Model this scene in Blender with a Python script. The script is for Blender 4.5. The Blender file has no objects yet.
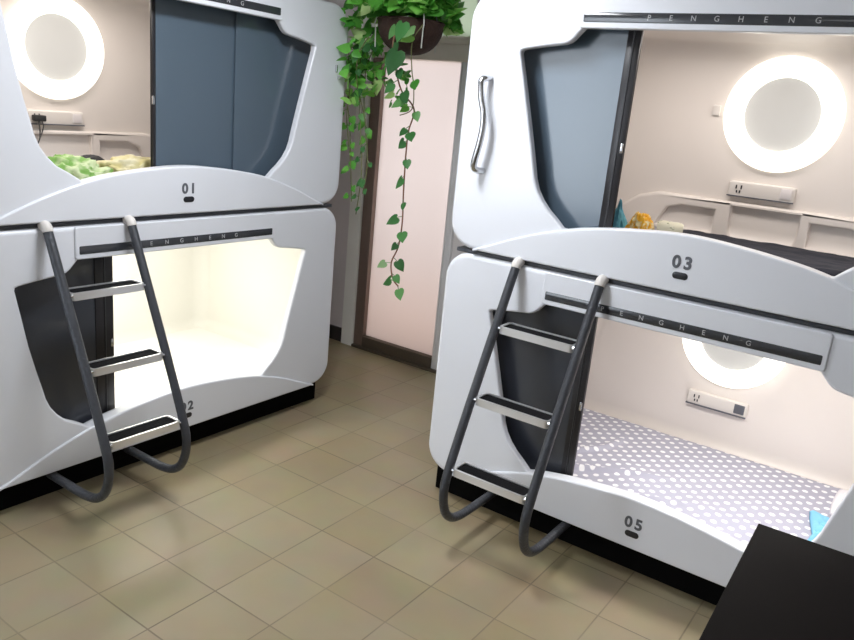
import bpy, bmesh, math, random
from mathutils import Vector, Matrix, noise
PI = math.pi
scn = bpy.context.scene
COL = scn.collection
random.seed(7)

# ------------------------------------------------------------------ materials
def new_mat(name):
    m = bpy.data.materials.new(name); m.use_nodes = True
    nt = m.node_tree; b = nt.nodes['Principled BSDF']
    return m, nt, b

def mat(name, col, rough=.5, metal=0, coat=0, var=.04, scale=6, bump=0, bscale=60, spec=.5):
    m, nt, b = new_mat(name)
    N, L = nt.nodes, nt.links
    tc = N.new('ShaderNodeTexCoord'); no = N.new('ShaderNodeTexNoise')
    no.inputs['Scale'].default_value = scale; no.inputs['Detail'].default_value = 4
    L.new(tc.outputs['Object'], no.inputs['Vector'])
    mx = N.new('ShaderNodeMix'); mx.data_type = 'RGBA'
    mx.inputs[6].default_value = (*[c * (1 - var) for c in col], 1)
    mx.inputs[7].default_value = (*[min(1, c * (1 + var)) for c in col], 1)
    L.new(no.outputs['Fac'], mx.inputs[0]); L.new(mx.outputs[2], b.inputs['Base Color'])
    b.inputs['Roughness'].default_value = rough; b.inputs['Metallic'].default_value = metal
    b.inputs['Coat Weight'].default_value = coat; b.inputs['Coat Roughness'].default_value = .12
    b.inputs['Specular IOR Level'].default_value = spec
    if bump:
        n2 = N.new('ShaderNodeTexNoise'); n2.inputs['Scale'].default_value = bscale; n2.inputs['Detail'].default_value = 3
        L.new(tc.outputs['Object'], n2.inputs['Vector'])
        bp = N.new('ShaderNodeBump'); bp.inputs['Strength'].default_value = bump; bp.inputs['Distance'].default_value = .01
        L.new(n2.outputs['Fac'], bp.inputs['Height']); L.new(bp.outputs['Normal'], b.inputs['Normal'])
    return m

def emis(name, col, strength):
    m, nt, b = new_mat(name)
    b.inputs['Base Color'].default_value = (*col, 1)
    b.inputs['Emission Color'].default_value = (*col, 1)
    b.inputs['Emission Strength'].default_value = strength
    return m

def tile_mat():
    m, nt, b = new_mat('floor_tiles'); N, L = nt.nodes, nt.links
    tc = N.new('ShaderNodeTexCoord'); sp = N.new('ShaderNodeSeparateXYZ'); L.new(tc.outputs['Object'], sp.inputs[0])
    def math_(op, a, b_=None):
        n = N.new('ShaderNodeMath'); n.operation = op
        for i, v in enumerate((a, b_)):
            if v is None: continue
            if isinstance(v, (int, float)): n.inputs[i].default_value = v
            else: L.new(v, n.inputs[i])
        return n.outputs[0]
    T = .2985
    sx = math_('DIVIDE', math_('ADD', sp.outputs[0], 1.99 + 30 * T), T)
    sy = math_('DIVIDE', math_('ADD', sp.outputs[1], -1.992 + 30 * T), T)
    fx = math_('ABSOLUTE', math_('SUBTRACT', math_('FRACT', sx), .5)); fy = math_('ABSOLUTE', math_('SUBTRACT', math_('FRACT', sy), .5))
    mxx = math_('MAXIMUM', fx, fy)
    g = N.new('ShaderNodeMapRange'); g.interpolation_type = 'SMOOTHSTEP'
    g.inputs[1].default_value = .485; g.inputs[2].default_value = .495; L.new(mxx, g.inputs[0])
    cx = N.new('ShaderNodeCombineXYZ'); L.new(math_('FLOOR', sx), cx.inputs[0]); L.new(math_('FLOOR', sy), cx.inputs[1])
    wn = N.new('ShaderNodeTexWhiteNoise'); L.new(cx.outputs[0], wn.inputs['Vector'])
    cr = N.new('ShaderNodeValToRGB')
    cr.color_ramp.elements[0].color = (.330, .268, .158, 1); cr.color_ramp.elements[1].color = (.365, .302, .190, 1)
    e = cr.color_ramp.elements.new(.5); e.color = (.345, .284, .172, 1)
    L.new(wn.outputs['Value'], cr.inputs[0])
    no = N.new('ShaderNodeTexNoise'); no.inputs['Scale'].default_value = 5; no.inputs['Detail'].default_value = 6
    L.new(tc.outputs['Object'], no.inputs['Vector'])
    mu = N.new('ShaderNodeMix'); mu.data_type = 'RGBA'; mu.blend_type = 'MULTIPLY'; mu.inputs[0].default_value = .25
    L.new(cr.outputs[0], mu.inputs[6]); L.new(no.outputs['Color'], mu.inputs[7])
    m2 = N.new('ShaderNodeMix'); m2.data_type = 'RGBA'; m2.inputs[7].default_value = (.15, .115, .07, 1)
    # joints are packed with dirt unevenly
    n3 = N.new('ShaderNodeTexNoise'); n3.inputs['Scale'].default_value = 2.2; L.new(tc.outputs['Object'], n3.inputs['Vector'])
    jr = N.new('ShaderNodeMapRange'); jr.inputs[1].default_value = .3; jr.inputs[2].default_value = .65; jr.inputs[3].default_value = .25; jr.inputs[4].default_value = 1
    L.new(n3.outputs['Fac'], jr.inputs[0])
    L.new(math_('MULTIPLY', g.outputs[0], jr.outputs[0]), m2.inputs[0]); L.new(mu.outputs[2], m2.inputs[6])
    L.new(m2.outputs[2], b.inputs['Base Color'])
    b.inputs['Roughness'].default_value = .38
    bp = N.new('ShaderNodeBump'); bp.inputs['Strength'].default_value = .25; bp.inputs['Distance'].default_value = .003; bp.invert = True
    L.new(g.outputs[0], bp.inputs['Height']); L.new(bp.outputs[0], b.inputs['Normal'])
    return m

def dot_mat():
    m, nt, b = new_mat('polka_dot_cotton'); N, L = nt.nodes, nt.links
    tc = N.new('ShaderNodeTexCoord'); sp = N.new('ShaderNodeSeparateXYZ'); L.new(tc.outputs['Object'], sp.inputs[0])
    def math_(op, a, b_=None):
        n = N.new('ShaderNodeMath'); n.operation = op
        for i, v in enumerate((a, b_)):
            if v is None: continue
            if isinstance(v, (int, float)): n.inputs[i].default_value = v
            else: L.new(v, n.inputs[i])
        return n.outputs[0]
    P = .074
    def lattice(off):
        x = math_('SUBTRACT', math_('FRACT', math_('ADD', math_('DIVIDE', sp.outputs[0], P), 40 + off)), .5)
        y = math_('SUBTRACT', math_('FRACT', math_('ADD', math_('DIVIDE', sp.outputs[1], P), 40 + off)), .5)
        return math_('ADD', math_('MULTIPLY', x, x), math_('MULTIPLY', y, y))
    d = math_('MINIMUM', lattice(0), lattice(.5))
    g = N.new('ShaderNodeMapRange'); g.inputs[1].default_value = .026; g.inputs[2].default_value = .04; g.inputs[3].default_value = 1; g.inputs[4].default_value = 0
    L.new(d, g.inputs[0])
    mx = N.new('ShaderNodeMix'); mx.data_type = 'RGBA'; mx.inputs[6].default_value = (.42, .42, .51, 1); mx.inputs[7].default_value = (.88, .88, .90, 1)
    L.new(g.outputs[0], mx.inputs[0]); L.new(mx.outputs[2], b.inputs['Base Color']); b.inputs['Roughness'].default_value = .85
    return m

def spot_mat(name, a, b_, scale, lo=.45, hi=.55):
    m, nt, b = new_mat(name); N, L = nt.nodes, nt.links
    tc = N.new('ShaderNodeTexCoord'); no = N.new('ShaderNodeTexNoise'); no.inputs['Scale'].default_value = scale
    L.new(tc.outputs['Object'], no.inputs['Vector'])
    g = N.new('ShaderNodeMapRange'); g.inputs[1].default_value = lo; g.inputs[2].default_value = hi; L.new(no.outputs['Fac'], g.inputs[0])
    mx = N.new('ShaderNodeMix'); mx.data_type = 'RGBA'; mx.inputs[6].default_value = (*a, 1); mx.inputs[7].default_value = (*b_, 1)
    L.new(g.outputs[0], mx.inputs[0]); L.new(mx.outputs[2], b.inputs['Base Color']); b.inputs['Roughness'].default_value = .85
    return m

def leaf_mat(name, cols):
    m, nt, b = new_mat(name); N, L = nt.nodes, nt.links
    ge = N.new('ShaderNodeNewGeometry'); cr = N.new('ShaderNodeValToRGB')
    el = cr.color_ramp.elements
    el[0].color = (*cols[0], 1); el[1].color = (*cols[4], 1)
    for p, c in zip((.35, .7, .9), cols[1:4]): el.new(p).color = (*c, 1)
    L.new(ge.outputs['Random Per Island'], cr.inputs[0]); L.new(cr.outputs[0], b.inputs['Base Color'])
    b.inputs['Roughness'].default_value = .38
    tr = N.new('ShaderNodeBsdfTranslucent'); L.new(cr.outputs[0], tr.inputs[0])
    mx = N.new('ShaderNodeMixShader'); mx.inputs[0].default_value = .3
    L.new(b.outputs[0], mx.inputs[1]); L.new(tr.outputs[0], mx.inputs[2]); L.new(mx.outputs[0], N['Material Output'].inputs[0])
    return m

def frosted_mat(name, col, mixf=.8):
    m, nt, b = new_mat(name); N, L = nt.nodes, nt.links
    b.inputs['Base Color'].default_value = (*[c * .8 for c in col], 1); b.inputs['Roughness'].default_value = .35
    tc = N.new('ShaderNodeTexCoord'); no = N.new('ShaderNodeTexNoise'); no.inputs['Scale'].default_value = 120
    L.new(tc.outputs['Object'], no.inputs['Vector'])
    bp = N.new('ShaderNodeBump'); bp.inputs['Strength'].default_value = .3; bp.inputs['Distance'].default_value = .004
    L.new(no.outputs['Fac'], bp.inputs['Height']); L.new(bp.outputs[0], b.inputs['Normal'])
    tr = N.new('ShaderNodeBsdfTranslucent'); tr.inputs[0].default_value = (*col, 1)
    mx = N.new('ShaderNodeMixShader'); mx.inputs[0].default_value = mixf
    L.new(b.outputs[0], mx.inputs[1]); L.new(tr.outputs[0], mx.inputs[2]); L.new(mx.outputs[0], N['Material Output'].inputs[0])
    return m

M = dict(
    shell=mat('white_gloss_plastic', (.79, .81, .865), .30, coat=.35, var=.012, scale=1.5),
    liner=mat('cream_liner_plastic', (.80, .745, .70), .38, coat=.15, var=.03, scale=2.5),
    linerw=mat('pale_liner_plastic', (.86, .85, .80), .40, var=.02, scale=2.5),
    panelp=mat('control_panel_plastic', (.74, .70, .66), .35, var=.02),
    dark=mat('dark_seam_plastic', (.045, .048, .058), .4, var=.1),
    plinth=mat('shaded_black_plinth', (.005, .005, .005), .9, spec=.05),  # its own black, deepened to take in the shade under the capsules
    strip=mat('black_gloss_strip', (.035, .038, .045), .16, coat=.4, var=.1),
    letter=mat('silver_lettering', (.46, .46, .48), .4),
    number=mat('dark_number_paint', (.11, .115, .135), .5),
    slot=mat('black_slot', (.015, .015, .02), .3),
    door=mat('blue_tinted_panel', (.085, .120, .158), .24, coat=.6, var=.04, scale=2),
    door_dim=mat('dimmed_tinted_panel', (.030, .034, .045), .3, coat=.4, var=.05, scale=2),  # darker copy of the tinted panel; the lower doors' dim reflections are in the colour
    stile=mat('black_stile', (.018, .017, .020), .3, var=.1),
    ring=emis('ring_diffuser', (1.0, .965, .88), 1.35),
    mirror=mat('satin_disc', (.61, .62, .61), .15, var=.02),
    chrome=mat('chrome', (.62, .63, .65), .18, metal=1, var=.02),
    alu=mat('brushed_aluminium', (.80, .80, .81), .33, metal=.75, var=.03, scale=20),
    rail=mat('charcoal_hammered_coat', (.058, .062, .072), .42, metal=.35, var=.15, scale=40, bump=.35, bscale=90),
    pad=mat('black_tread_rubber', (.008, .008, .009), .9, spec=.1, var=.2, scale=60, bump=.4, bscale=150),
    matt=mat('white_mattress_cloth', (.88, .87, .83), .85, var=.02, bump=.15, bscale=40),
    mattd=mat('grey_mattress_cloth', (.30, .29, .30), .85, var=.05, bump=.15, bscale=40),
    navy=mat('navy_cotton', (.009, .011, .022), .85, var=.2, scale=12, bump=.3, bscale=60),
    dots=dot_mat(),
    pillow=mat('white_pillow_cotton', (.84, .82, .86), .85, var=.02, bump=.2, bscale=25),
    bluecloth=mat('light_blue_cloth', (.22, .55, .80), .8, var=.15, scale=14),
    tealcloth=mat('teal_cloth', (.10, .34, .44), .8, var=.2, scale=14),
    yellow=spot_mat('yellow_print_cloth', (.90, .47, .03), (.92, .82, .50), 38, .5, .6),
    roll=spot_mat('cream_towel_cloth', (.62, .58, .44), (.20, .22, .12), 40, .62, .70),
    green=spot_mat('green_print_blanket', (.20, .38, .09), (.56, .64, .38), 16, .42, .58),
    cream=spot_mat('cream_quilt_cloth', (.56, .50, .24), (.66, .62, .44), 9, .4, .6),
    black=mat('black_fabric', (.02, .02, .022), .7, var=.2),
    cable=mat('black_cable_rubber', (.03, .028, .028), .5),
    wall=mat('grey_wall_paint', (.74, .70, .70), .8, var=.04, scale=3, bump=.05),
    wallw=mat('white_wall_paint', (.84, .84, .85), .8, var=.02, scale=3),
    ceil=mat('white_ceiling_paint', (.80, .80, .80), .85, var=.02),
    base=mat('dark_baseboard', (.035, .03, .03), .5),
    trim=mat('pale_trim_paint', (.86, .86, .80), .5, var=.04),
    bronze=mat('bronze_aluminium', (.24, .18, .15), .42, metal=.45, var=.08, scale=8),
    sill=mat('bronze_rail', (.10, .078, .055), .5, metal=.3, var=.1, scale=8),
    gray_alu=mat('grey_aluminium', (.84, .84, .85), .4, metal=.2, var=.06, scale=8),
    head=mat('taupe_aluminium', (.80, .74, .66), .4, metal=.2, var=.06, scale=8),
    glass=frosted_mat('frosted_pink_glass', (.91, .855, .84)),
    transom=frosted_mat('transom_glass', (.78, .86, .74), .75),
    table=mat('black_brown_laminate', (.0075, .006, .0055), .65, var=.15, scale=5, spec=.06),
    tablee=mat('dark_wood_edge', (.03, .024, .02), .5, var=.15),
    pot=mat('brown_coir', (.040, .018, .012), .85, var=.4, scale=30, bump=.6, bscale=70),
    soil=mat('dark_soil', (.02, .015, .01), .95),
    stem=mat('vine_stem', (.16, .17, .06), .6, var=.2),
    stemr=mat('reddish_vine_stem', (.20, .09, .05), .6, var=.2),
    cord=mat('white_cord', (.75, .75, .70), .6),
    leaf=leaf_mat('pothos_leaf', [(.05, .24, .03), (.12, .46, .06), (.22, .62, .10), (.42, .74, .20), (.58, .78, .34)]),
    leaf_dim=leaf_mat('dim_lit_pothos_leaf', [(.03, .12, .03), (.05, .20, .05), (.09, .30, .08), (.16, .40, .12), (.45, .58, .32)]),  # same leaf in darker greens, painting in the weaker light on the vines
    floor=tile_mat(),
    lampw=mat('lamp_housing', (.8, .8, .8), .5),
)

# ------------------------------------------------------------------ mesh helpers
def link_mesh(name, me, m, parent=None, smooth=None, wn=False):
    o = bpy.data.objects.new(name, me); COL.objects.link(o)
    me.materials.clear(); me.materials.append(m)
    if smooth is not None:
        for p in me.polygons: p.use_smooth = True
        me.set_sharp_from_angle(angle=math.radians(smooth))
    if wn:
        w = o.modifiers.new('normals', 'WEIGHTED_NORMAL'); w.keep_sharp = True; w.weight = 100
    if parent: o.parent = parent
    return o

def obj(name, bm, m, parent=None, smooth=None, wn=False):
    bmesh.ops.recalc_face_normals(bm, faces=bm.faces[:])
    me = bpy.data.meshes.new(name); bm.to_mesh(me); bm.free()
    return link_mesh(name, me, m, parent, smooth, wn)

def box(bm, x0, x1, y0, y1, z0, z1, bev=0, seg=2):
    t = bmesh.new()
    bmesh.ops.create_cube(t, size=1)
    for v in t.verts:
        v.co = Vector(((x0 + x1) / 2 + v.co.x * (x1 - x0), (y0 + y1) / 2 + v.co.y * (y1 - y0), (z0 + z1) / 2 + v.co.z * (z1 - z0)))
    if bev: bmesh.ops.bevel(t, geom=t.edges[:], offset=bev, segments=seg, affect='EDGES', profile=.5)
    merge(bm, t)

def merge(bm, t):
    me = bpy.data.meshes.new('tmp'); t.to_mesh(me); t.free(); bm.from_mesh(me); bpy.data.meshes.remove(me)

def boxobj(name, dims, m, parent=None, bev=0, seg=2):
    bm = bmesh.new(); box(bm, *dims, bev=bev, seg=seg)
    return obj(name, bm, m, parent, 40 if bev else None, wn=bool(bev))

def catmull(pts, n=6):
    pts = [Vector(p) for p in pts]; out = []
    for i in range(len(pts) - 1):
        p0 = pts[max(i - 1, 0)]; p1 = pts[i]; p2 = pts[i + 1]; p3 = pts[min(i + 2, len(pts) - 1)]
        for k in range(n):
            t = k / n
            out.append(.5 * ((2 * p1) + (p2 - p0) * t + (2 * p0 - 5 * p1 + 4 * p2 - p3) * t * t + (3 * p1 - p0 - 3 * p2 + p3) * t ** 3))
    out.append(pts[-1]); return out

def tube(bm, pts, r, seg=12, cap=True):
    """sweep a circle along pts; r a number or a list"""
    pts = [Vector(p) for p in pts]; n = len(pts)
    rs = r if isinstance(r, (list, tuple)) else [r] * n
    d0 = (pts[1] - pts[0]).normalized()
    up = Vector((0, 0, 1)) if abs(d0.z) < .9 else Vector((1, 0, 0))
    nx = d0.cross(up).normalized(); rings = []
    for i, p in enumerate(pts):
        a = pts[max(i - 1, 0)]; b = pts[min(i + 1, n - 1)]
        d = (b - a).normalized(); nx = (nx - d * nx.dot(d)).normalized(); ny = d.cross(nx)
        rings.append([bm.verts.new(p + (nx * math.cos(2 * PI * k / seg) + ny * math.sin(2 * PI * k / seg)) * rs[i]) for k in range(seg)])
    for a, b in zip(rings, rings[1:]):
        for k in range(seg): bm.faces.new((a[k], a[(k + 1) % seg], b[(k + 1) % seg], b[k]))
    if cap:
        bm.faces.new(rings[0][::-1]); bm.faces.new(rings[-1])

def lathe(bm, prof, seg=48, axis='y', centre=(0, 0, 0), closed=False):
    c = Vector(centre); rings = []
    for (r, h) in prof:
        ring = []
        for k in range(seg):
            a = 2 * PI * k / seg
            v = Vector((r * math.cos(a), h, r * math.sin(a))) if axis == 'y' else Vector((r * math.cos(a), r * math.sin(a), h))
            ring.append(bm.verts.new(c + v))
        rings.append(ring)
    pairs = list(zip(rings, rings[1:]))
    if closed: pairs.append((rings[-1], rings[0]))
    for a, b in pairs:
        for k in range(seg): bm.faces.new((a[k], a[(k + 1) % seg], b[(k + 1) % seg], b[k]))
    return rings

def rrect(x0, x1, z0, z1, r, n=10):
    out = []
    for (cx, cz, a0) in ((x1 - r, z0 + r, -PI / 2), (x1 - r, z1 - r, 0), (x0 + r, z1 - r, PI / 2), (x0 + r, z0 + r, PI)):
        for k in range(n + 1):
            a = a0 + PI / 2 * k / n; out.append((cx + r * math.cos(a), cz + r * math.sin(a)))
    return out

def offset_loop(loop, d):
    """move a closed loop d to its left (inwards when it runs anticlockwise)"""
    n = len(loop); out = []
    for i in range(n):
        p0 = Vector(loop[i - 1]); p1 = Vector(loop[i]); p2 = Vector(loop[(i + 1) % n])
        a = (p1 - p0).normalized(); b = (p2 - p1).normalized()
        na = Vector((-a.y, a.x)); nb = Vector((-b.y, b.x)); s = na + nb
        k = d / max(.35, (1 + na.dot(nb)))
        out.append(tuple(p1 + s * k))
    return out

def ccw(loop):
    a = sum(loop[i - 1][0] * loop[i][1] - loop[i][0] * loop[i - 1][1] for i in range(len(loop)))
    return loop if a > 0 else loop[::-1]

def slab(bm, outer, holes, y0, y1, bev=.01, hbev=None, steps=5, back=False):
    """plate in the xz plane from y0 (front) to y1 with rounded front edges and holes"""
    hbev = bev if hbev is None else hbev
    front_edges = []; back_edges = []
    for loop, r, sgn in [(ccw(outer), bev, 1)] + [(ccw(h), hbev, -1) for h in holes]:
        rings = []
        for k in range(steps + 1):
            a = PI / 2 * k / steps
            ins = r * (1 - math.sin(a)); dep = r * (1 - math.cos(a))
            lp = offset_loop(loop, sgn * ins) if ins > 1e-6 else loop
            rings.append([bm.verts.new((p[0], y0 + dep, p[1])) for p in lp])
        rings.append([bm.verts.new((p[0], y1, p[1])) for p in loop])
        n = len(loop)
        for a, b in zip(rings, rings[1:]):
            for k in range(n): bm.faces.new((a[k], a[(k + 1) % n], b[(k + 1) % n], b[k]))
        for k in range(n):
            front_edges.append(bm.edges.get((rings[0][k], rings[0][(k + 1) % n])))
            back_edges.append(bm.edges.get((rings[-1][k], rings[-1][(k + 1) % n])))
    bmesh.ops.triangle_fill(bm, use_beauty=True, edges=front_edges)
    if back: bmesh.ops.triangle_fill(bm, use_beauty=True, edges=back_edges)

def tag(o, label=None, cat=None, group=None, kind=None):
    if label: o['label'] = label
    if cat: o['category'] = cat
    if group: o['group'] = group
    if kind: o['kind'] = kind
    return o

def empty(name, loc=(0, 0, 0), rz=0):
    e = bpy.data.objects.new(name, None); e.empty_display_size = .1; COL.objects.link(e)
    e.location = loc; e.rotation_euler = (0, 0, rz); return e

def text_mesh(name, s, size, m, parent, x, z, y, depth=.002, spacing=1.0, xs=None, bold=0):
    """raised characters standing on the xz plane; xs = centre of each character"""
    for t, cx in zip(s, xs):
        bm = bmesh.new()
        cu = bpy.data.curves.new('t', 'FONT'); cu.body = t; cu.size = size; cu.align_x = 'CENTER'; cu.align_y = 'CENTER'
        cu.extrude = depth / 2; cu.offset = bold
        ob = bpy.data.objects.new('t', cu); COL.objects.link(ob)
        dg = bpy.context.evaluated_depsgraph_get()
        me = bpy.data.meshes.new_from_object(ob.evaluated_get(dg))
        me.transform(Matrix.Translation((cx, y, z)) @ Matrix.Rotation(PI / 2, 4, 'X'))
        bm.from_mesh(me); bpy.data.meshes.remove(me); bpy.data.objects.remove(ob); bpy.data.curves.remove(cu)
        obj(name, bm, m, parent)

# ------------------------------------------------------------------ the capsule
HW, HH = 1.065, 1.092
DB = 1.13          # depth of the back wall of the interior
ARCH = [(-.93, .004), (-.86, .030), (-.70, .098), (-.52, .158), (-.39, .187), (-.2, .212), (0, .225), (.2, .212), (.39, .187), (.52, .158), (.70, .098), (.86, .030), (.93, .004)]

def arch_z(u):
    c = [p for p in catmull([(a, b, 0) for a, b in ARCH], 8)]
    for p, q in zip(c, c[1:]):
        if p.x <= u <= q.x: return p.y + (q.y - p.y) * (u - p.x) / (q.x - p.x)
    return 0

def opening_loop(wide=0):
    half = [(.515, .955), (.528, .952), (.540, .945), (.556, .928), (.575, .906), (.592, .893), (.612, .886), (.66, .880), (.72, .872), (.790, .861), (.803, .856), (.806, .846)]
    half += [(.775, .74), (.735, .60), (.700, .475), (.680, .40), (.668, .35), (.650, .306), (.622, .265), (.586, .228), (.548, .198), (.513, .166)]
    bot = [(.45, .160), (.38, .178), (.28, .193), (.15, .205)]
    right = half + bot
    return right + [(0, .210)] + [(-a - wide * max(0, min(1, (b - .17) / .06, (.85 - b) / .3)), b) for a, b in right[::-1]]

def make_capsule(name, label, digits, loc, rz, lower, liner_mat, door_mat, doors, handle=False, knob_u=None):
    root = empty(name, loc, rz)
    tag(root, label, 'capsule bed', 'white sleeping capsules stacked in twos')
    # front panel with the shaped opening
    bm = bmesh.new()
    slab(bm, rrect(-HW, HW, 0, HH, .125, 12), [opening_loop(.032 if loc[0] < -2 else 0)], 0, .032, bev=.024, hbev=.010, steps=6)
    obj('front_panel', bm, M['shell'], root, 50, wn=True)
    # arched apron
    bm = bmesh.new()
    top = [(p.x, p.y) for p in catmull([(a, b, 0) for a, b in ARCH], 8)]
    slab(bm, [(-.93, .001)] + top[1:-1] + [(.93, .001)], [], -.011, .045, bev=.009, steps=5)
    obj('apron', bm, M['shell'], root, 50, wn=True)
    # sill tray behind the apron
    bm = bmesh.new()
    n = 40; rows = []
    for i in range(n + 1):
        u = -.62 + 1.24 * i / n; z = min(arch_z(u) - .004, .221)
        rows.append([bm.verts.new((u, .005, z - .01)), bm.verts.new((u, .03, z)), bm.verts.new((u, .070, z - .006)), bm.verts.new((u, .082, z - .02)), bm.verts.new((u, .082, .07))])
    for a, b in zip(rows, rows[1:]):
        for k in range(4): bm.faces.new((a[k], b[k], b[k + 1], a[k + 1]))
    obj('sill', bm, M['shell'], root, 50)
    # header plate and logo strip
    bm = bmesh.new(); slab(bm, rrect(-.557, .557, .946, HH - .006, .012, 4), [], -.009, .02, bev=.006, steps=4)
    obj('header_plate', bm, M['shell'], root, 40, wn=True)
    bm = bmesh.new(); slab(bm, rrect(-.540, .540, .968, 1.004, .004, 2), [], -.011, 0, bev=.002, steps=2)
    st = obj('logo_strip', bm, M['strip'], root, 40)
    text_mesh('letter', 'PENGHENG', .027, M['letter'], st, 0, .986, -.0115, .0012, xs=[-.279 + .0818 * k for k in range(8)])
    # number and slot
    text_mesh('digit', digits, .066, M['number'], root, 0, .119, -.0118, .002, xs=(-.018, .026), bold=.0022)
    bm = bmesh.new(); slab(bm, rrect(-.026, .034, .056, .083, .0132, 6), [], -.0135, -.006, bev=.002, steps=2)
    obj('indicator_slot', bm, M['slot'], root, 40)
    # outer body
    bm = bmesh.new(); L = rrect(-1.048, 1.048, .012, HH - .012, .11, 10)
    R = [[bm.verts.new((p[0], y, p[1])) for p in L] for y in (.030, DB + .05)] + [[bm.verts.new((p[0], DB + .08, p[1])) for p in offset_loop(L, .03)]]
    for a, b in zip(R, R[1:]):
        for k in range(len(L)): bm.faces.new((a[k], a[(k + 1) % len(L)], b[(k + 1) % len(L)], b[k]))
    bm.faces.new(R[-1]); obj('body', bm, M['shell'], root, 40)
    # interior liner
    bm = bmesh.new(); L = rrect(-.985, .985, .075, 1.03, .10, 8); fr = .09
    R = [[bm.verts.new((p[0], .031, p[1])) for p in L], [bm.verts.new((p[0], DB - fr, p[1])) for p in L]]
    for k in range(1, 6):
        a = PI / 2 * k / 5
        R.append([bm.verts.new((p[0], DB - fr + fr * math.sin(a), p[1])) for p in offset_loop(L, fr * (1 - math.cos(a)))])
    for a, b in zip(R, R[1:]):
        for k in range(len(L)): bm.faces.new((a[k], a[(k + 1) % len(L)], b[(k + 1) % len(L)], b[k]))
    bm.faces.new(R[-1]); obj('interior_liner', bm, liner_mat, root, 50, wn=True)
    # ceiling rib along the inside of the opening
    boxobj('ceiling_rib', (-.95, .95, .15, .18, 1.000, 1.03), M['linerw'], root, .008)
    boxobj('ceiling_rib', (-.95, .95, .22, .25, 1.008, 1.03), M['linerw'], root, .008)
    # moulded shelf on the back wall, three recesses (upper capsules)
    if not lower:
        bm = bmesh.new()
        outer = [(-.70, .08), (.68, .08), (.68, .19), (.60, .272), (.54, .286), (-.50, .286), (-.60, .258), (-.70, .19)]
        centre = [(-.09, .105), (.15, .105), (.185, .12), (.197, .145), (.197, .265), (-.118, .265), (-.118, .145), (-.108, .12)]
        left = [(-.49, .12), (-.20, .12), (-.20, .232), (-.37, .232), (-.44, .212)]
        right = [(.25, .12), (.54, .12), (.50, .202), (.42, .232), (.25, .232)]
        slab(bm, outer, [centre, left, right], DB - .030, DB + .002, bev=.018, hbev=.012, steps=4)
        obj('moulded_shelf', bm, liner_mat, root, 50, wn=True)
    # socket and switch panel
    bm = bmesh.new(); slab(bm, rrect(-.155, .155, .312, .388, .012, 4), [], DB - .022, DB + .002, bev=.008, steps=3)
    cp = obj('control_panel', bm, M['panelp'], root, 40)
    for dx in (-.012, .012): boxobj('socket_slot', (-.105 + dx - .003, -.105 + dx + .003, DB - .0245, DB - .02, .352, .370), M['slot'], cp)
    for s in (-1, 1): boxobj('socket_slot', (-.105 + s * .007 - .003, -.105 + s * .007 + .003, DB - .0245, DB - .02, .332, .345), M['slot'], cp)
    bm = bmesh.new(); slab(bm, rrect(.090, .142, .328, .378, .004, 3), [], DB - .026, DB - .02, bev=.002, steps=2)
    obj('switch', bm, M['number'] if digits == '05' else M['wall'], cp, 40)
    boxobj('panel_ledge', (-.155, .155, DB - .030, DB - .02, .313, .319), M['number'], cp)
    # lit ring with a disc in it
    bm = bmesh.new(); ri, ro = .168, .268; mid = (ri + ro) / 2; hw = (ro - ri) / 2; prof = []
    for k in range(13):
        a = PI * k / 12; prof.append((mid + hw * math.cos(a), DB - .002 - .045 * math.sin(a) ** .8))
    lathe(bm, prof, 72, 'y', (.02, 0, .717))
    rg = obj('ring_light', bm, M['ring'], root, 60)
    bm = bmesh.new(); R = lathe(bm, [(.004, DB - .013), (.170, DB - .013), (.170, DB - .002)], 64, 'y', (.02, 0, .717)); bm.faces.new(R[0])
    obj('mirror', bm, M['mirror'], rg, 40)
    # small call button on the back wall
    bm = bmesh.new(); slab(bm, rrect(-.018, .018, -.025, .025, .006, 3), [], DB - .015, DB + .002, bev=.004, steps=2)
    bmesh.ops.translate(bm, verts=bm.verts[:], vec=(knob_u, 0, .715)); obj('call_button', bm, M['panelp'], root, 40)
    # sliding door panels
    for (u0, u1, y, st_u, st_w) in doors:
        bm = bmesh.new(); box(bm, u0, u1, y, y + .010, .105, 1.01, .002, 1)
        dp = obj('door_panel', bm, door_mat, root)
        if st_w:
            bm = bmesh.new(); s0, s1 = sorted((st_u, st_u + st_w))
            box(bm, s0, s1, y - .006, y + .013, .10, 1.015, .003, 2)
            if abs(st_w) > .04: box(bm, (s0 + s1) / 2 - .004, (s0 + s1) / 2 + .004, y - .010, y, .10, 1.015, .002, 1)
            sl = obj('stile', bm, M['stile'], dp, 40)
            bm = bmesh.new(); box(bm, st_u + st_w * .15 - .006, st_u + st_w * .15 + .006, y - .012, y - .004, .49, .53, .003, 2)
            obj('latch', bm, M['chrome'], sl, 40)
    boxobj('door_track', (-.97, .97, .085, .135, 1.012, 1.03), M['dark'], root, .003)
    boxobj('door_track', (-.97, .97, .085, .135, .078, .104), M['dark'], root, .003)
    if lower:
        bm = bmesh.new(); box(bm, -1.045, 1.045, .085, DB + .07, -.15, .013, .004)
        obj('plinth', bm, M['plinth'], root)
        bm = bmesh.new(); box(bm, -1.02, 1.02, .012, DB, HH - .001, HH + .017, .004)
        obj('seam_strip', bm, M['dark'], root)
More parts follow.
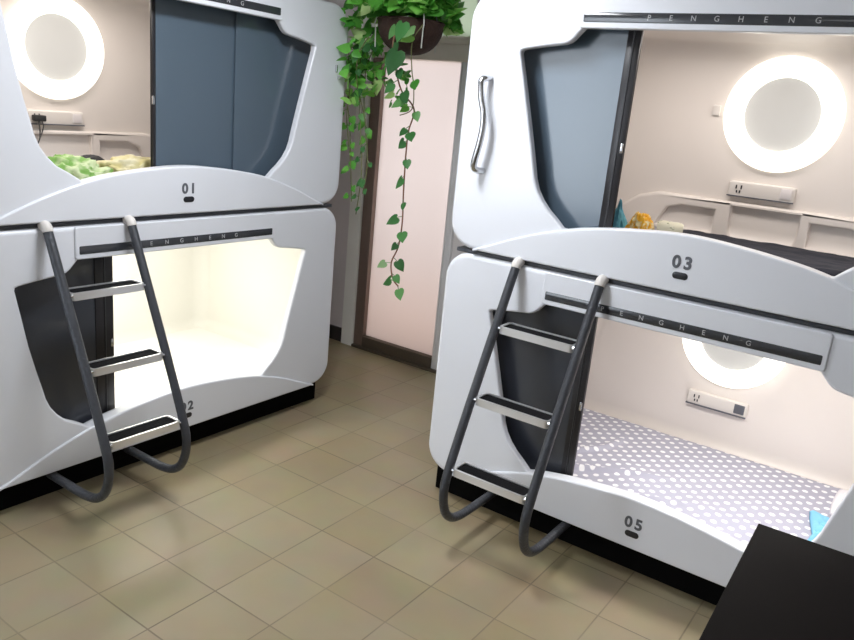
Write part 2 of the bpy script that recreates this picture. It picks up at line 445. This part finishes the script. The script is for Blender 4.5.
    if handle:
        pts = catmull([(-.935, .01, .742), (-.935, -.028, .737), (-.945, -.050, .722), (-.935, -.056, .66), (-.916, -.056, .60), (-.910, -.056, .54), (-.918, -.056, .47), (-.934, -.054, .40), (-.940, -.048, .366), (-.930, -.026, .352), (-.918, .01, .352)], 6)
        bm = bmesh.new(); tube(bm, pts, .0145, 14); obj('grab_handle', bm, M['chrome'], root, 60)
    else:
        if digits == '01':
            boxobj('catch', (.964, .976, -.012, .004, .735, .775), M['chrome'], root, .004)
            boxobj('catch', (.985, .994, -.010, .004, .70, .72), M['chrome'], root, .003)
    return root

XL, YR, YC, XC, ZB, ZU = -3.007, 2.907, 2.335, -.815, .15, 1.262
c01 = make_capsule('sleeping_capsule', 'upper white capsule numbered 01, blue-grey door slid to the right', '01', (XL, YC, ZU), PI / 2, False, M['liner'], M['door'],
                   [(.355, .87, .098, .355, 0), (-.108, .375, .112, -.108, .018)], knob_u=.25)
c02 = make_capsule('sleeping_capsule', 'lower white capsule under 01, brightly lit cream inside with a bare white mattress', '02', (XL, YC, ZB), PI / 2, True, M['linerw'], M['door_dim'],
                   [(-.87, -.326, .098, -.326, -.088), (-.88, -.335, .118, -.345, 0)], knob_u=.25)
c03 = make_capsule('sleeping_capsule', 'upper white capsule numbered 03, with S-shaped chrome handle and full ring light', '03', (XC, YR, ZU), 0, False, M['liner'], M['door'],
                   [(-.87, -.336, .098, -.336, -.056), (-.88, -.345, .118, -.345, 0)], handle=True, knob_u=-.285)
c05 = make_capsule('sleeping_capsule', 'lower white capsule numbered 05, holding a polka dot sheet', '05', (XC, YR, ZB), 0, True, M['liner'], M['door_dim'],
                   [(-.87, -.336, .098, -.336, -.056), (-.88, -.345, .118, -.345, 0)], knob_u=-.285)

for c in (c01, c02): c.scale = (1.025, 1, 1)

def place(o, cap):
    o.location = cap.location; o.rotation_euler = cap.rotation_euler; return o

# ------------------------------------------------------------------ ladders
def make_ladder(cap_loc, rz, label, u0=-.69, u1=-.31):
    root = empty('bunk_ladder', cap_loc, rz)
    tag(root, label, 'ladder', 'three-step ladders hooked on the capsules')
    prof = [(-.012, 1.094), (.012, 1.103), (.03, 1.085), (.10, .935), (.19, .738), (.28, .540), (.345, .392), (.398, .265), (.421, .19), (.418, .115), (.388, .045), (.335, .002), (.27, -.016), (.20, -.021), (.08, -.0215), (-.03, -.0215)]
    for u in (u0, u1):
        bm = bmesh.new(); tube(bm, catmull([(u, -e, z) for e, z in prof[1:]], 6), .0195, 14)
        r = obj('rail', bm, M['rail'], root, 60)
        bm = bmesh.new(); tube(bm, catmull([(u, .008, 1.1005), (u, -.012, 1.104), (u, -.026, 1.097), (u, -.034, 1.080)], 5), [.010] + [.0215] * 14 + [.0205], 14)
        obj('lit_hook', bm, M['panelp'], r, 40)  # pale sleeve; light on the rail's top bend is put in as colour
    for z, e in ((.831, .147), (.541, .280), (.255, .400)):
        a, b = u0 + .020, u1 - .020; y0, y1 = -e - .012, -e + .085
        # aluminium frame: front bar with rounded ends and side returns
        bm = bmesh.new(); lp = rrect(a, b, y0, y1, .020, 5); li = rrect(a + .010, b - .010, y0 + .010, y1 - .008, .012, 5)
        def ring(l, zz): return [bm.verts.new((p[0], p[1], zz)) for p in l]
        o0, o1, i0, i1 = ring(lp, z - .016), ring(lp, z + .016), ring(li, z - .016), ring(li, z + .016); n = len(lp)
        for k in range(n):
            j = (k + 1) % n
            bm.faces.new((o0[k], o0[j], o1[j], o1[k])); bm.faces.new((i0[k], i1[k], i1[j], i0[j]))
            bm.faces.new((o1[k], o1[j], i1[j], i1[k])); bm.faces.new((o0[k], i0[k], i0[j], o0[j]))
        t = obj('tread', bm, M['alu'], root, 40)
        bm = bmesh.new(); lo = ring(li, z - .012); hi = ring(li, z + .011)
        for k in range(n): bm.faces.new((lo[k], lo[(k + 1) % n], hi[(k + 1) % n], hi[k]))
        bm.faces.new(lo[::-1]); bm.faces.new(hi); obj('tread_pad', bm, M['pad'], t)
        for uu, s in ((u0, 1), (u1, -1)):
            bm = bmesh.new(); tube(bm, [(uu + s * .012, -e, z + .004), (uu + s * .026, -e, z + .004)], .009, 10)
            obj('bolt', bm, M['chrome'], t, 40)
    return root
make_ladder((XL, YC, ZB), PI / 2, 'charcoal three-step ladder hooked on the left stack below 01', -.700, -.318)
make_ladder((XC, YR, ZB), 0, 'charcoal three-step ladder hooked on the right stack beside 05', -.684, -.298)

# ------------------------------------------------------------------ bedding
def make_mattress(cap, m, label):
    bm = bmesh.new(); box(bm, -.955, .955, .115, DB - .045, .078, .107, .012, 4)
    o = obj('mattress', bm, m, None, 40, wn=True); place(o, cap)
    return tag(o, label, 'mattress', 'mattresses in the capsules')
make_mattress(c01, M['mattd'], 'thin mattress inside capsule 01 under the green blanket')
make_mattress(c02, M['matt'], 'bare white mattress in the brightly lit lower left capsule')
make_mattress(c03, M['mattd'], 'thin mattress inside capsule 03 under the navy blanket')
make_mattress(c05, M['mattd'], 'thin mattress inside capsule 05 under the polka dot sheet')

def cloth(name, cap, u0, u1, y0, y1, z, hfun, m, nx=80, ny=50, skirt=.02):
    bm = bmesh.new(); g = []
    for j in range(ny + 1):
        row = []
        for i in range(nx + 1):
            s, t = i / nx, j / ny; u = u0 + (u1 - u0) * s; y = y0 + (y1 - y0) * t
            du, dy, h = hfun(u, y, s, t)
            edge = min(s, 1 - s, t, 1 - t); k = min(1, edge / .04)
            row.append(bm.verts.new((u + du, y + dy, z + .002 + h * (.25 + .75 * k) + .006 * k)))
        g.append(row)
    for j in range(ny):
        for i in range(nx): bm.faces.new((g[j][i], g[j][i + 1], g[j + 1][i + 1], g[j + 1][i]))
    o = obj(name, bm, m, None, 180)
    md = o.modifiers.new('thickness', 'SOLIDIFY'); md.thickness = .003; md.offset = 1
    return place(o, cap)

def fbm(x, y, seed, f=6, o=4): return noise.fractal(Vector((x * f, y * f, seed)), .9, 2.1, o)

def sheet_h(u, y, s, t):
    w = 0
    # folds raying from the near left corner
    a = math.atan2(y + .1, u + .75); r = math.hypot(u + .75, y + .1)
    ph = a * 8 + 1.3 * noise.noise(Vector((u * 2.5, y * 2.5, 2)))
    w += .050 * max(0, 1 - abs(math.sin(ph)) * 3.6) * max(0, 1 - r / 1.15) * min(1, r / .2)
    w += .011 * abs(fbm(u, y, 3.3, 3.2, 3)) + .003 * fbm(u, y, 8.1, 9, 2)
    return (.012 * noise.noise(Vector((u * 4, y * 4, 11))) * min(s, 1 - s, t, 1 - t) * 8, .01 * noise.noise(Vector((u * 4, y * 4, 17))) * min(s, 1 - s, t, 1 - t) * 8, max(0, w))
tag(cloth('bedsheet', c05, -.93, .93, .125, DB - .05, .107, sheet_h, M['dots'], 220, 110), 'grey polka dot bedsheet spread in capsule 05', 'bedsheet')

def navy_h(u, y, s, t):
    lump = .022 * math.exp(-((u - .62) / .22) ** 2 - ((y - .42) / .22) ** 2) + .006 * math.exp(-((u - .2) / .25) ** 2 - ((y - .6) / .2) ** 2)
    return (0, 0, max(0, lump * (1 + .5 * fbm(u, y, 5, 6, 3)) + .010 * abs(fbm(u, y, 9, 5, 3))))
tag(cloth('blanket', c03, -.34, .90, .36, DB - .055, .107, navy_h, M['navy'], 90, 50), 'dark navy blanket spread in capsule 03', 'blanket')

def crumple(name, cap, c, s, seed, m, amp=.28, f=2.4, z0=.107, point=0):
    bm = bmesh.new(); bmesh.ops.create_icosphere(bm, subdivisions=5, radius=1)
    for v in bm.verts:
        p = v.co.copy(); n = 1 - abs(noise.fractal(p * f + Vector((seed, seed * 1.7, 0)), .8, 2.2, 4)) * 1.6
        k = 1 + amp * n + amp * .6 * noise.noise(p * f * .6 + Vector((0, seed, 3)))
        q = p * k
        q.z = max(q.z, -.35)
        if point and q.z > 0:
            kk = max(.12, 1 - point * min(1, q.z)); q.x *= kk; q.y *= kk
        v.co = Vector((c[0] + q.x * s[0], c[1] + q.y * s[1], z0 + .004 + (q.z + .35) * s[2]))
    o = obj(name, bm, m, None, 180)
    return place(o, cap)
tag(crumple('blanket', c01, (-.45, .24, 0), (.145, .12, .078), 3.1, M['green'], .42, 2.0), 'crumpled green and white blanket at the left in capsule 01', 'blanket')
tag(crumple('quilt', c01, (-.050, .275, 0), (.20, .135, .080), 6.3, M['cream'], .36, 2.2), 'cream and pale yellow quilt bunched beside the green blanket', 'quilt')
tag(crumple('pouch', c01, (-.06, .70, 0), (.090, .06, .062), 1.3, M['black'], .1), 'small black pouch lying behind the quilt in capsule 01', 'pouch')
tag(crumple('cloth', c03, (-.392, .30, 0), (.050, .05, .108), 2.2, M['tealcloth'], .3, 2.4, point=.72), 'teal blue cloth standing peaked beside the yellow cloth', 'cloth')
tag(crumple('cloth', c03, (-.278, .27, 0), (.048, .055, .092), 5.9, M['yellow'], .3, 2.6), 'bright yellow printed cloth bundled in capsule 03', 'cloth')
# rolled towel
bm = bmesh.new(); pts = [(-.212 + .0125 * k, .29 + .004 * k, .193 + .001 * math.sin(k)) for k in range(9)]
tube(bm, pts, [.030, .036, .038, .037, .038, .037, .038, .036, .030], 20)
o = obj('rolled_towel', bm, M['roll'], None, 60); place(o, c03); tag(o, 'cream rolled towel with green marks right of the yellow cloth', 'towel')
def small_h(u, y, s, t):
    n = abs(fbm(u, y, 4.4, 9, 3)); e = min(s, 1 - s, t, 1 - t)
    return (.035 * noise.noise(Vector((u * 11, y * 11, 1))), .035 * noise.noise(Vector((u * 11, y * 11, 7))), .012 + .030 * n * min(1, e * 6))
tag(cloth('cloth', c05, .60, .775, .36, .66, .118, small_h, M['bluecloth'], 50, 60), 'light blue cloth lying on the polka dot sheet', 'cloth')
# pillow
bm = bmesh.new(); nx, ny = 24, 20; top = []; bot = []
for j in range(ny + 1):
    a = []; b = []
    for i in range(nx + 1):
        s, t = i / nx * 2 - 1, j / ny * 2 - 1
        h = max(0, (1 - s ** 4) * (1 - t ** 4)) ** .5
        pin = 1 - .06 * (s * s * t * t)
        u = .775 + .135 * s * pin; y = .845 + .17 * t * pin
        wr = .004 * noise.noise(Vector((u * 14, y * 14, 4)))
        a.append(bm.verts.new((u, y, 0.140 + (.022 + wr) * h))); b.append(a[-1] if (i in (0, nx) or j in (0, ny)) else bm.verts.new((u, y, 0.140 - .014 * h)))
    top.append(a); bot.append(b)
for j in range(ny):
    for i in range(nx):
        bm.faces.new((top[j][i], top[j][i + 1], top[j + 1][i + 1], top[j + 1][i]))
        f = (bot[j][i], bot[j + 1][i], bot[j + 1][i + 1], bot[j][i + 1])
        try: bm.faces.new(f)
        except ValueError: pass
o = obj('pillow', bm, M['pillow'], None, 180); place(o, c05); tag(o, 'flat white pillow behind the light blue cloth in capsule 05', 'pillow')
# charger in 01
ch = empty('phone_charger', c01.location, PI / 2); tag(ch, 'black charger plugged in below the ring light of capsule 01', 'charger')
bm = bmesh.new(); box(bm, -.140, -.078, DB - .066, DB - .0248, .332, .364, .006, 2); obj('plug', bm, M['black'], ch, 40)
bm = bmesh.new(); tube(bm, catmull([(-.118, 1.072, .333), (-.120, 1.062, .30), (-.125, 1.055, .25), (-.150, 1.04, .20), (-.16, 1.0, .135), (-.165, .93, .112)], 8), .004, 8); obj('cable', bm, M['cable'], ch, 60)
bm = bmesh.new(); tube(bm, catmull([(-.100, 1.072, .333), (-.098, 1.064, .31), (-.108, 1.060, .28), (-.122, 1.055, .25)], 8), .003, 8); obj('cable', bm, M['cable'], ch, 60)

# ------------------------------------------------------------------ hanging plant
PX, PY, PZ = -2.685, 3.56, 2.125
plant = empty('hanging_pothos', (PX, PY, PZ)); tag(plant, 'trailing green pothos in a brown hanging pot before the frosted door', 'potted plant')
bm = bmesh.new(); prof = []
for k in range(11):
    a = PI / 2 * k / 10; prof.append((max(.012, .182 * math.sin(a) ** .85), .165 * (1 - math.cos(a))))
prof += [(.189, .172), (.182, .180), (.176, .176), (.170, .150), (.01, .145)]
R = lathe(bm, prof, 40, 'z'); bm.faces.new(R[0]); bm.faces.new(R[-1]); obj('pot', bm, M['pot'], plant, 50)

HEART = [(0, 0), (.18, -.14), (.38, -.10), (.50, .10), (.47, .36), (.34, .62), (.16, .86), (0, 1.06)]
def leaf(bm, p, d, up, s, bend=.25):
    d = d.normalized(); side = d.cross(up)
    if side.length < 1e-3: side = d.cross(Vector((1, 0, 0)))
    side.normalize(); nrm = side.cross(d).normalized()
    def P(x, y): return bm.verts.new(p + (side * x + d * y + nrm * (-.22 * abs(x) ** 1.5 * 1.4 - bend * y * y * .5 + .10 * y)) * s)
    mids = [P(0, 0)] + [P(0, y) for (_, y) in HEART[3:-1]] + [P(0, 1.06)]
    for sg in (1, -1):
        o = [P(sg * x, y) for (x, y) in HEART[1:-1]]
        bm.faces.new([mids[0], o[0], o[1], o[2]] if sg > 0 else [mids[0], o[2], o[1], o[0]])
        f = [mids[0], o[2], mids[1]]; bm.faces.new(f if sg > 0 else f[::-1])
        prs = list(zip(mids[1:-1], o[2:]))
        for (a, b), (c, e) in zip(prs, prs[1:]):
            f = [a, b, e, c]; bm.faces.new(f if sg > 0 else f[::-1])
        f = [prs[-1][0], prs[-1][1], mids[-1]]; bm.faces.new(f if sg > 0 else f[::-1])

rnd = random.Random(21)
bm = bmesh.new()
for i in range(900):
    a = rnd.uniform(0, 2 * PI); r = .36 * rnd.random() ** .5; ca = math.cos(a)
    z = .145 + rnd.random() * (.42 - .5 * r)
    if ca < -.45 and r > .17: z -= rnd.random() * .46
    p = Vector((r * ca * (1.15 if ca < 0 else .58), r * math.sin(a) * .85, z))
    if p.z < .215 and -.23 < p.x < .25 and p.y < .12: p.z = .215 + .1 * rnd.random()
    d = Vector((ca * .5 + rnd.uniform(-1, 1), math.sin(a) * .5 + rnd.uniform(-1, 1), rnd.uniform(-.7, .7)))
    leaf(bm, p, d, Vector((rnd.uniform(-1, 1), rnd.uniform(-1.2, .4), rnd.uniform(.2, 1))), rnd.uniform(.04, .085), rnd.uniform(.1, .9))
obj('foliage', bm, M['leaf'], plant, 60)

def vine(pts, n, s0, s1, m, seed, r=.004, lm='leaf'):
    rv = random.Random(seed); path = catmull([Vector(p) - Vector((PX, PY, PZ)) for p in pts], 8)
    b1 = bmesh.new(); tube(b1, path, r, 7); st = obj('vine', b1, m, plant, 60)
    b2 = bmesh.new()
    for k in range(n):
        t = (k + .5 + rv.uniform(-.3, .3)) / n; i = min(len(path) - 2, int(t * (len(path) - 1)))
        p = path[i]; sd = 1 if (k % 2) else -1
        d = Vector((sd * rv.uniform(.5, 1), rv.uniform(-.7, .1), rv.uniform(-.9, .1)))
        q = p + d.normalized() * rv.uniform(.015, .04)
        tube(b1 := bmesh.new(), [p, q], .0022, 5); merge(b2, b1)
        leaf(b2, q, d + Vector((0, 0, -.5)), Vector((rv.uniform(-.4, .4), -1, .5)), rv.uniform(s0, s1), rv.uniform(.1, .5))
    obj('leaves', b2, M[lm], st, 60)
Y = 3.52
vine([(-2.62, 3.36, 2.27), (-2.625, 3.34, 2.16), (-2.61, 3.36, 2.04), (-2.59, 3.40, 1.93), (-2.585, Y, 1.84), (-2.61, Y, 1.72), (-2.615, Y, 1.60), (-2.61, Y, 1.39), (-2.60, Y, 1.20), (-2.615, Y, 1.06), (-2.655, Y, .96), (-2.635, Y, .87), (-2.59, Y, .83)], 22, .042, .072, M['stemr'], 4, .0045, 'leaf_dim')
vine([(-2.50, 3.42, 2.27), (-2.53, 3.38, 2.18), (-2.55, 3.42, 2.05), (-2.555, 3.46, 1.95), (-2.60, Y, 1.84), (-2.68, Y, 1.80)], 3, .04, .07, M['stem'], 9, .003)
b2 = bmesh.new()
leaf(b2, Vector((.135, -.25, .135)), Vector((-.15, -.2, -1)), Vector((0, -1, .3)), .095)
leaf(b2, Vector((.16, -.24, .105)), Vector((.7, -.4, -.2)), Vector((0, -1, .6)), .085)
leaf(b2, Vector((.10, -.24, -.005)), Vector((-.2, -.2, -1)), Vector((.1, -1, .2)), .12)
obj('leaves', b2, M['leaf_dim'], plant, 60)
for k, (pts, n) in enumerate([
    ([(-2.90, 3.45, 2.2), (-3.03, 3.46, 2.12), (-3.06, Y, 1.95), (-3.07, Y, 1.75), (-3.02, Y, 1.5), (-2.99, Y, 1.27)], 13),
    ([(-2.88, 3.50, 2.2), (-2.97, 3.5, 2.12), (-2.99, Y, 1.95), (-2.96, Y, 1.70), (-2.93, Y, 1.45), (-2.95, Y, 1.2)], 12),
    ([(-2.92, 3.55, 2.2), (-3.05, 3.55, 2.10), (-3.10, 3.55, 1.90), (-3.06, 3.55, 1.65), (-3.04, 3.55, 1.46)], 13),
    ([(-2.86, 3.42, 2.2), (-2.91, 3.40, 2.1), (-2.94, 3.44, 1.95), (-2.93, Y, 1.75), (-2.89, Y, 1.5), (-2.91, Y, 1.33)], 10),
    ([(-2.94, 3.60, 2.2), (-3.03, 3.62, 2.05), (-3.03, 3.62, 1.85), (-2.99, 3.62, 1.62)], 11),
    ([(-2.96, 3.50, 2.2), (-3.10, 3.48, 2.14), (-3.12, 3.48, 2.02), (-3.13, 3.48, 1.90)], 6),
]): vine(pts, n + 2, .028, .058, M['stem'], 30 + k, .003, 'leaf_dim' if k % 2 else 'leaf')
for k, (dx, dy) in enumerate(((-.175, -.06), (.15, -.10), (.04, .175))):
    bm = bmesh.new(); tube(bm, catmull([(dx * 1.08, dy * 1.08, .03), (dx * 1.1, dy * 1.1, .12), (dx * 1.08, dy * 1.08, .19), (dx * .4, dy * .4, .50), (0, 0, 2.80 - PZ)], 6), .0035, 7)
    obj('hanging_cord', bm, M['cord'], plant, 60)

# ------------------------------------------------------------------ table
tb = empty('desk', (.1766, 1.684, 0), math.radians(1.5)); tag(tb, 'black desk with a plain dark top in the near right corner', 'desk')
boxobj('desk_top', (-.44, .62, -.72, .632, .712, .75), M['table'], tb, .003)
bm = bmesh.new(); box(bm, -.38, .56, -.66, .57, .64, .711, .002); obj('desk_apron', bm, M['tablee'], tb)
for x in (-.375, .50):
    for y in (-.655, .51): boxobj('leg', (x, x + .055, y, y + .055, 0, .64), M['tablee'], tb, .003)

# ------------------------------------------------------------------ the room
X0, X1, Y0, YW, ZC = -4.30, 2.3, -1.7, 4.45, 2.8
def struct(name, dims_list, m):
    bm = bmesh.new()
    for d in dims_list: box(bm, *d)
    return tag(obj(name, bm, m), kind='structure')
struct('floor', [(X0 - .1, X1 + .1, Y0 - .1, YW + 1.6, -.1, 0)], M['floor'])
struct('ceiling', [(X0 - .1, X1 + .1, Y0 - .1, YW + .1, ZC, ZC + .1)], M['ceil'])
struct('wall_left', [(X0 - .1, X0, Y0 - .1, YW, 0, ZC)], M['wall'])
struct('wall_right', [(X1, X1 + .1, Y0 - .1, YW, 0, ZC)], M['wallw'])
struct('wall_near', [(X0, X1, Y0 - .1, Y0, 0, ZC)], M['wallw'])
struct('wall_back', [(X0 - .1, -3.655, YW, YW + .1, 0, ZC), (-2.835, X1 + .1, YW, YW + .1, 0, ZC)], M['wall'])
struct('trim_1', [(-3.765, -3.655, YW - .035, YW, 0, ZC)], M['trim'])
struct('baseboard_back', [(X0, -3.765, YW - .018, YW, 0, .11)], M['base'])
door = tag(empty('door_1', (-3.23, YW, 0)), kind='structure')
dx = -3.23
bm = bmesh.new(); box(bm, -3.652 - dx, -3.560 - dx, -.02, .07, 0, 2.165, .004); obj('hinge_stile', bm, M['bronze'], door, 40)
bm = bmesh.new(); box(bm, -2.902 - dx, -2.838 - dx, -.02, .07, 0, 2.165, .004); box(bm, -2.894 - dx, -2.884 - dx, -.028, 0, .1, 2.16, .002); obj('lock_stile', bm, M['gray_alu'], door, 40)
bm = bmesh.new(); box(bm, -3.56 - dx, -2.902 - dx, -.03, .07, 0, .103, .005); box(bm, -3.652 - dx, -2.838 - dx, -.045, .07, 0, .022, .004); obj('bottom_rail', bm, M['sill'], door, 40)
bm = bmesh.new(); box(bm, -3.652 - dx, -2.838 - dx, -.03, .07, 2.165, 2.275, .006); box(bm, -3.652 - dx, -2.838 - dx, -.045, .07, 2.275, 2.300, .004); box(bm, -3.652 - dx, -2.838 - dx, -.02, .07, 2.300, 2.325, .004)
obj('head_rail', bm, M['head'], door, 40)
boxobj('glass_pane', (-3.562 - dx, -2.900 - dx, .02, .028, .10, 2.168), M['glass'], door)
boxobj('transom_pane', (-3.652 - dx, -2.838 - dx, .02, .03, 2.325, ZC), M['transom'], door)

# ------------------------------------------------------------------ light
def area(name, loc, rot, sx, sy, power, col, spread=None):
    l = bpy.data.lights.new(name, 'AREA'); l.shape = 'RECTANGLE'; l.size = sx; l.size_y = sy; l.energy = power; l.color = col
    if spread: l.spread = spread
    o = bpy.data.objects.new(name, l); COL.objects.link(o); o.location = loc; o.rotation_euler = rot; return o
area('ceiling_lamp', (-1.98, 2.06, 2.77), (0, 0, 0), .35, .6, 36, (.93, .96, 1.0))
area('room_fill', (-.3, -.2, 2.77), (0, 0, 0), 1.2, 1.2, 12, (.95, .97, 1.0))  # added fill from above
area('window_daylight', (-3.5, -1.66, 1.75), (PI / 2, 0, PI), 1.4, 1.7, 49, (.84, .92, 1.0))
# room beyond the frosted door
area('hall_lamp', (-3.2, 5.5, 1.7), (PI / 2, 0, PI), 1.6, 2.0, 26, (1, .97, .96))
area('hall_warm_fill', (-3.2, 5.0, .35), (PI / 2, 0, PI), 1.0, .5, 1.5, (1, .66, .48))  # low warm light added to turn the lower glass peach
# added fill lights under the capsule ceilings, to brighten the interiors
def cap_fill(cap, power, col, u=0, size=1.2, y=.55):
    o = area('capsule_fill', (0, 0, 0), (0, 0, 0), size, .25, power, col)
    o.matrix_world = Matrix.Translation(cap.location) @ Matrix.Rotation(cap.rotation_euler.z, 4, 'Z') @ Matrix.Translation((u, y, 1.02))
cap_fill(c02, 11.5, (1, .97, .88))
cap_fill(c01, 9, (1, .93, .88), -.2, 1.2, .66); cap_fill(c03, 9, (1, .93, .88), 0, 1.3, .6); cap_fill(c05, 12, (1, .96, .92), .25, 1.0, .35)
w = bpy.data.worlds.new('world'); scn.world = w; w.use_nodes = True
w.node_tree.nodes['Background'].inputs[0].default_value = (.8, .88, 1, 1); w.node_tree.nodes['Background'].inputs[1].default_value = .15

# ------------------------------------------------------------------ camera
cam = bpy.data.cameras.new('camera'); co = bpy.data.objects.new('camera', cam); COL.objects.link(co)
cam.sensor_width = 36; cam.lens = 32.0675; cam.clip_start = .05
R = ((0.811923, 0.228751, -0.537079), (0.576278, -0.167205, 0.799967), (0.093191, -0.959018, -0.267581))
m3 = Matrix(((R[0][0], -R[0][1], -R[0][2]), (R[1][0], -R[1][1], -R[1][2]), (R[2][0], -R[2][1], -R[2][2])))
q = m3.to_quaternion(); q.normalize()
co.matrix_world = Matrix.Translation((0, 0, 1.855)) @ q.to_matrix().to_4x4()
scn.camera = co
scn.view_settings.view_transform = 'Standard'; scn.view_settings.look = 'None'; scn.view_settings.gamma = 1
scn.view_settings.use_curve_mapping = False; scn.view_settings.exposure = .13
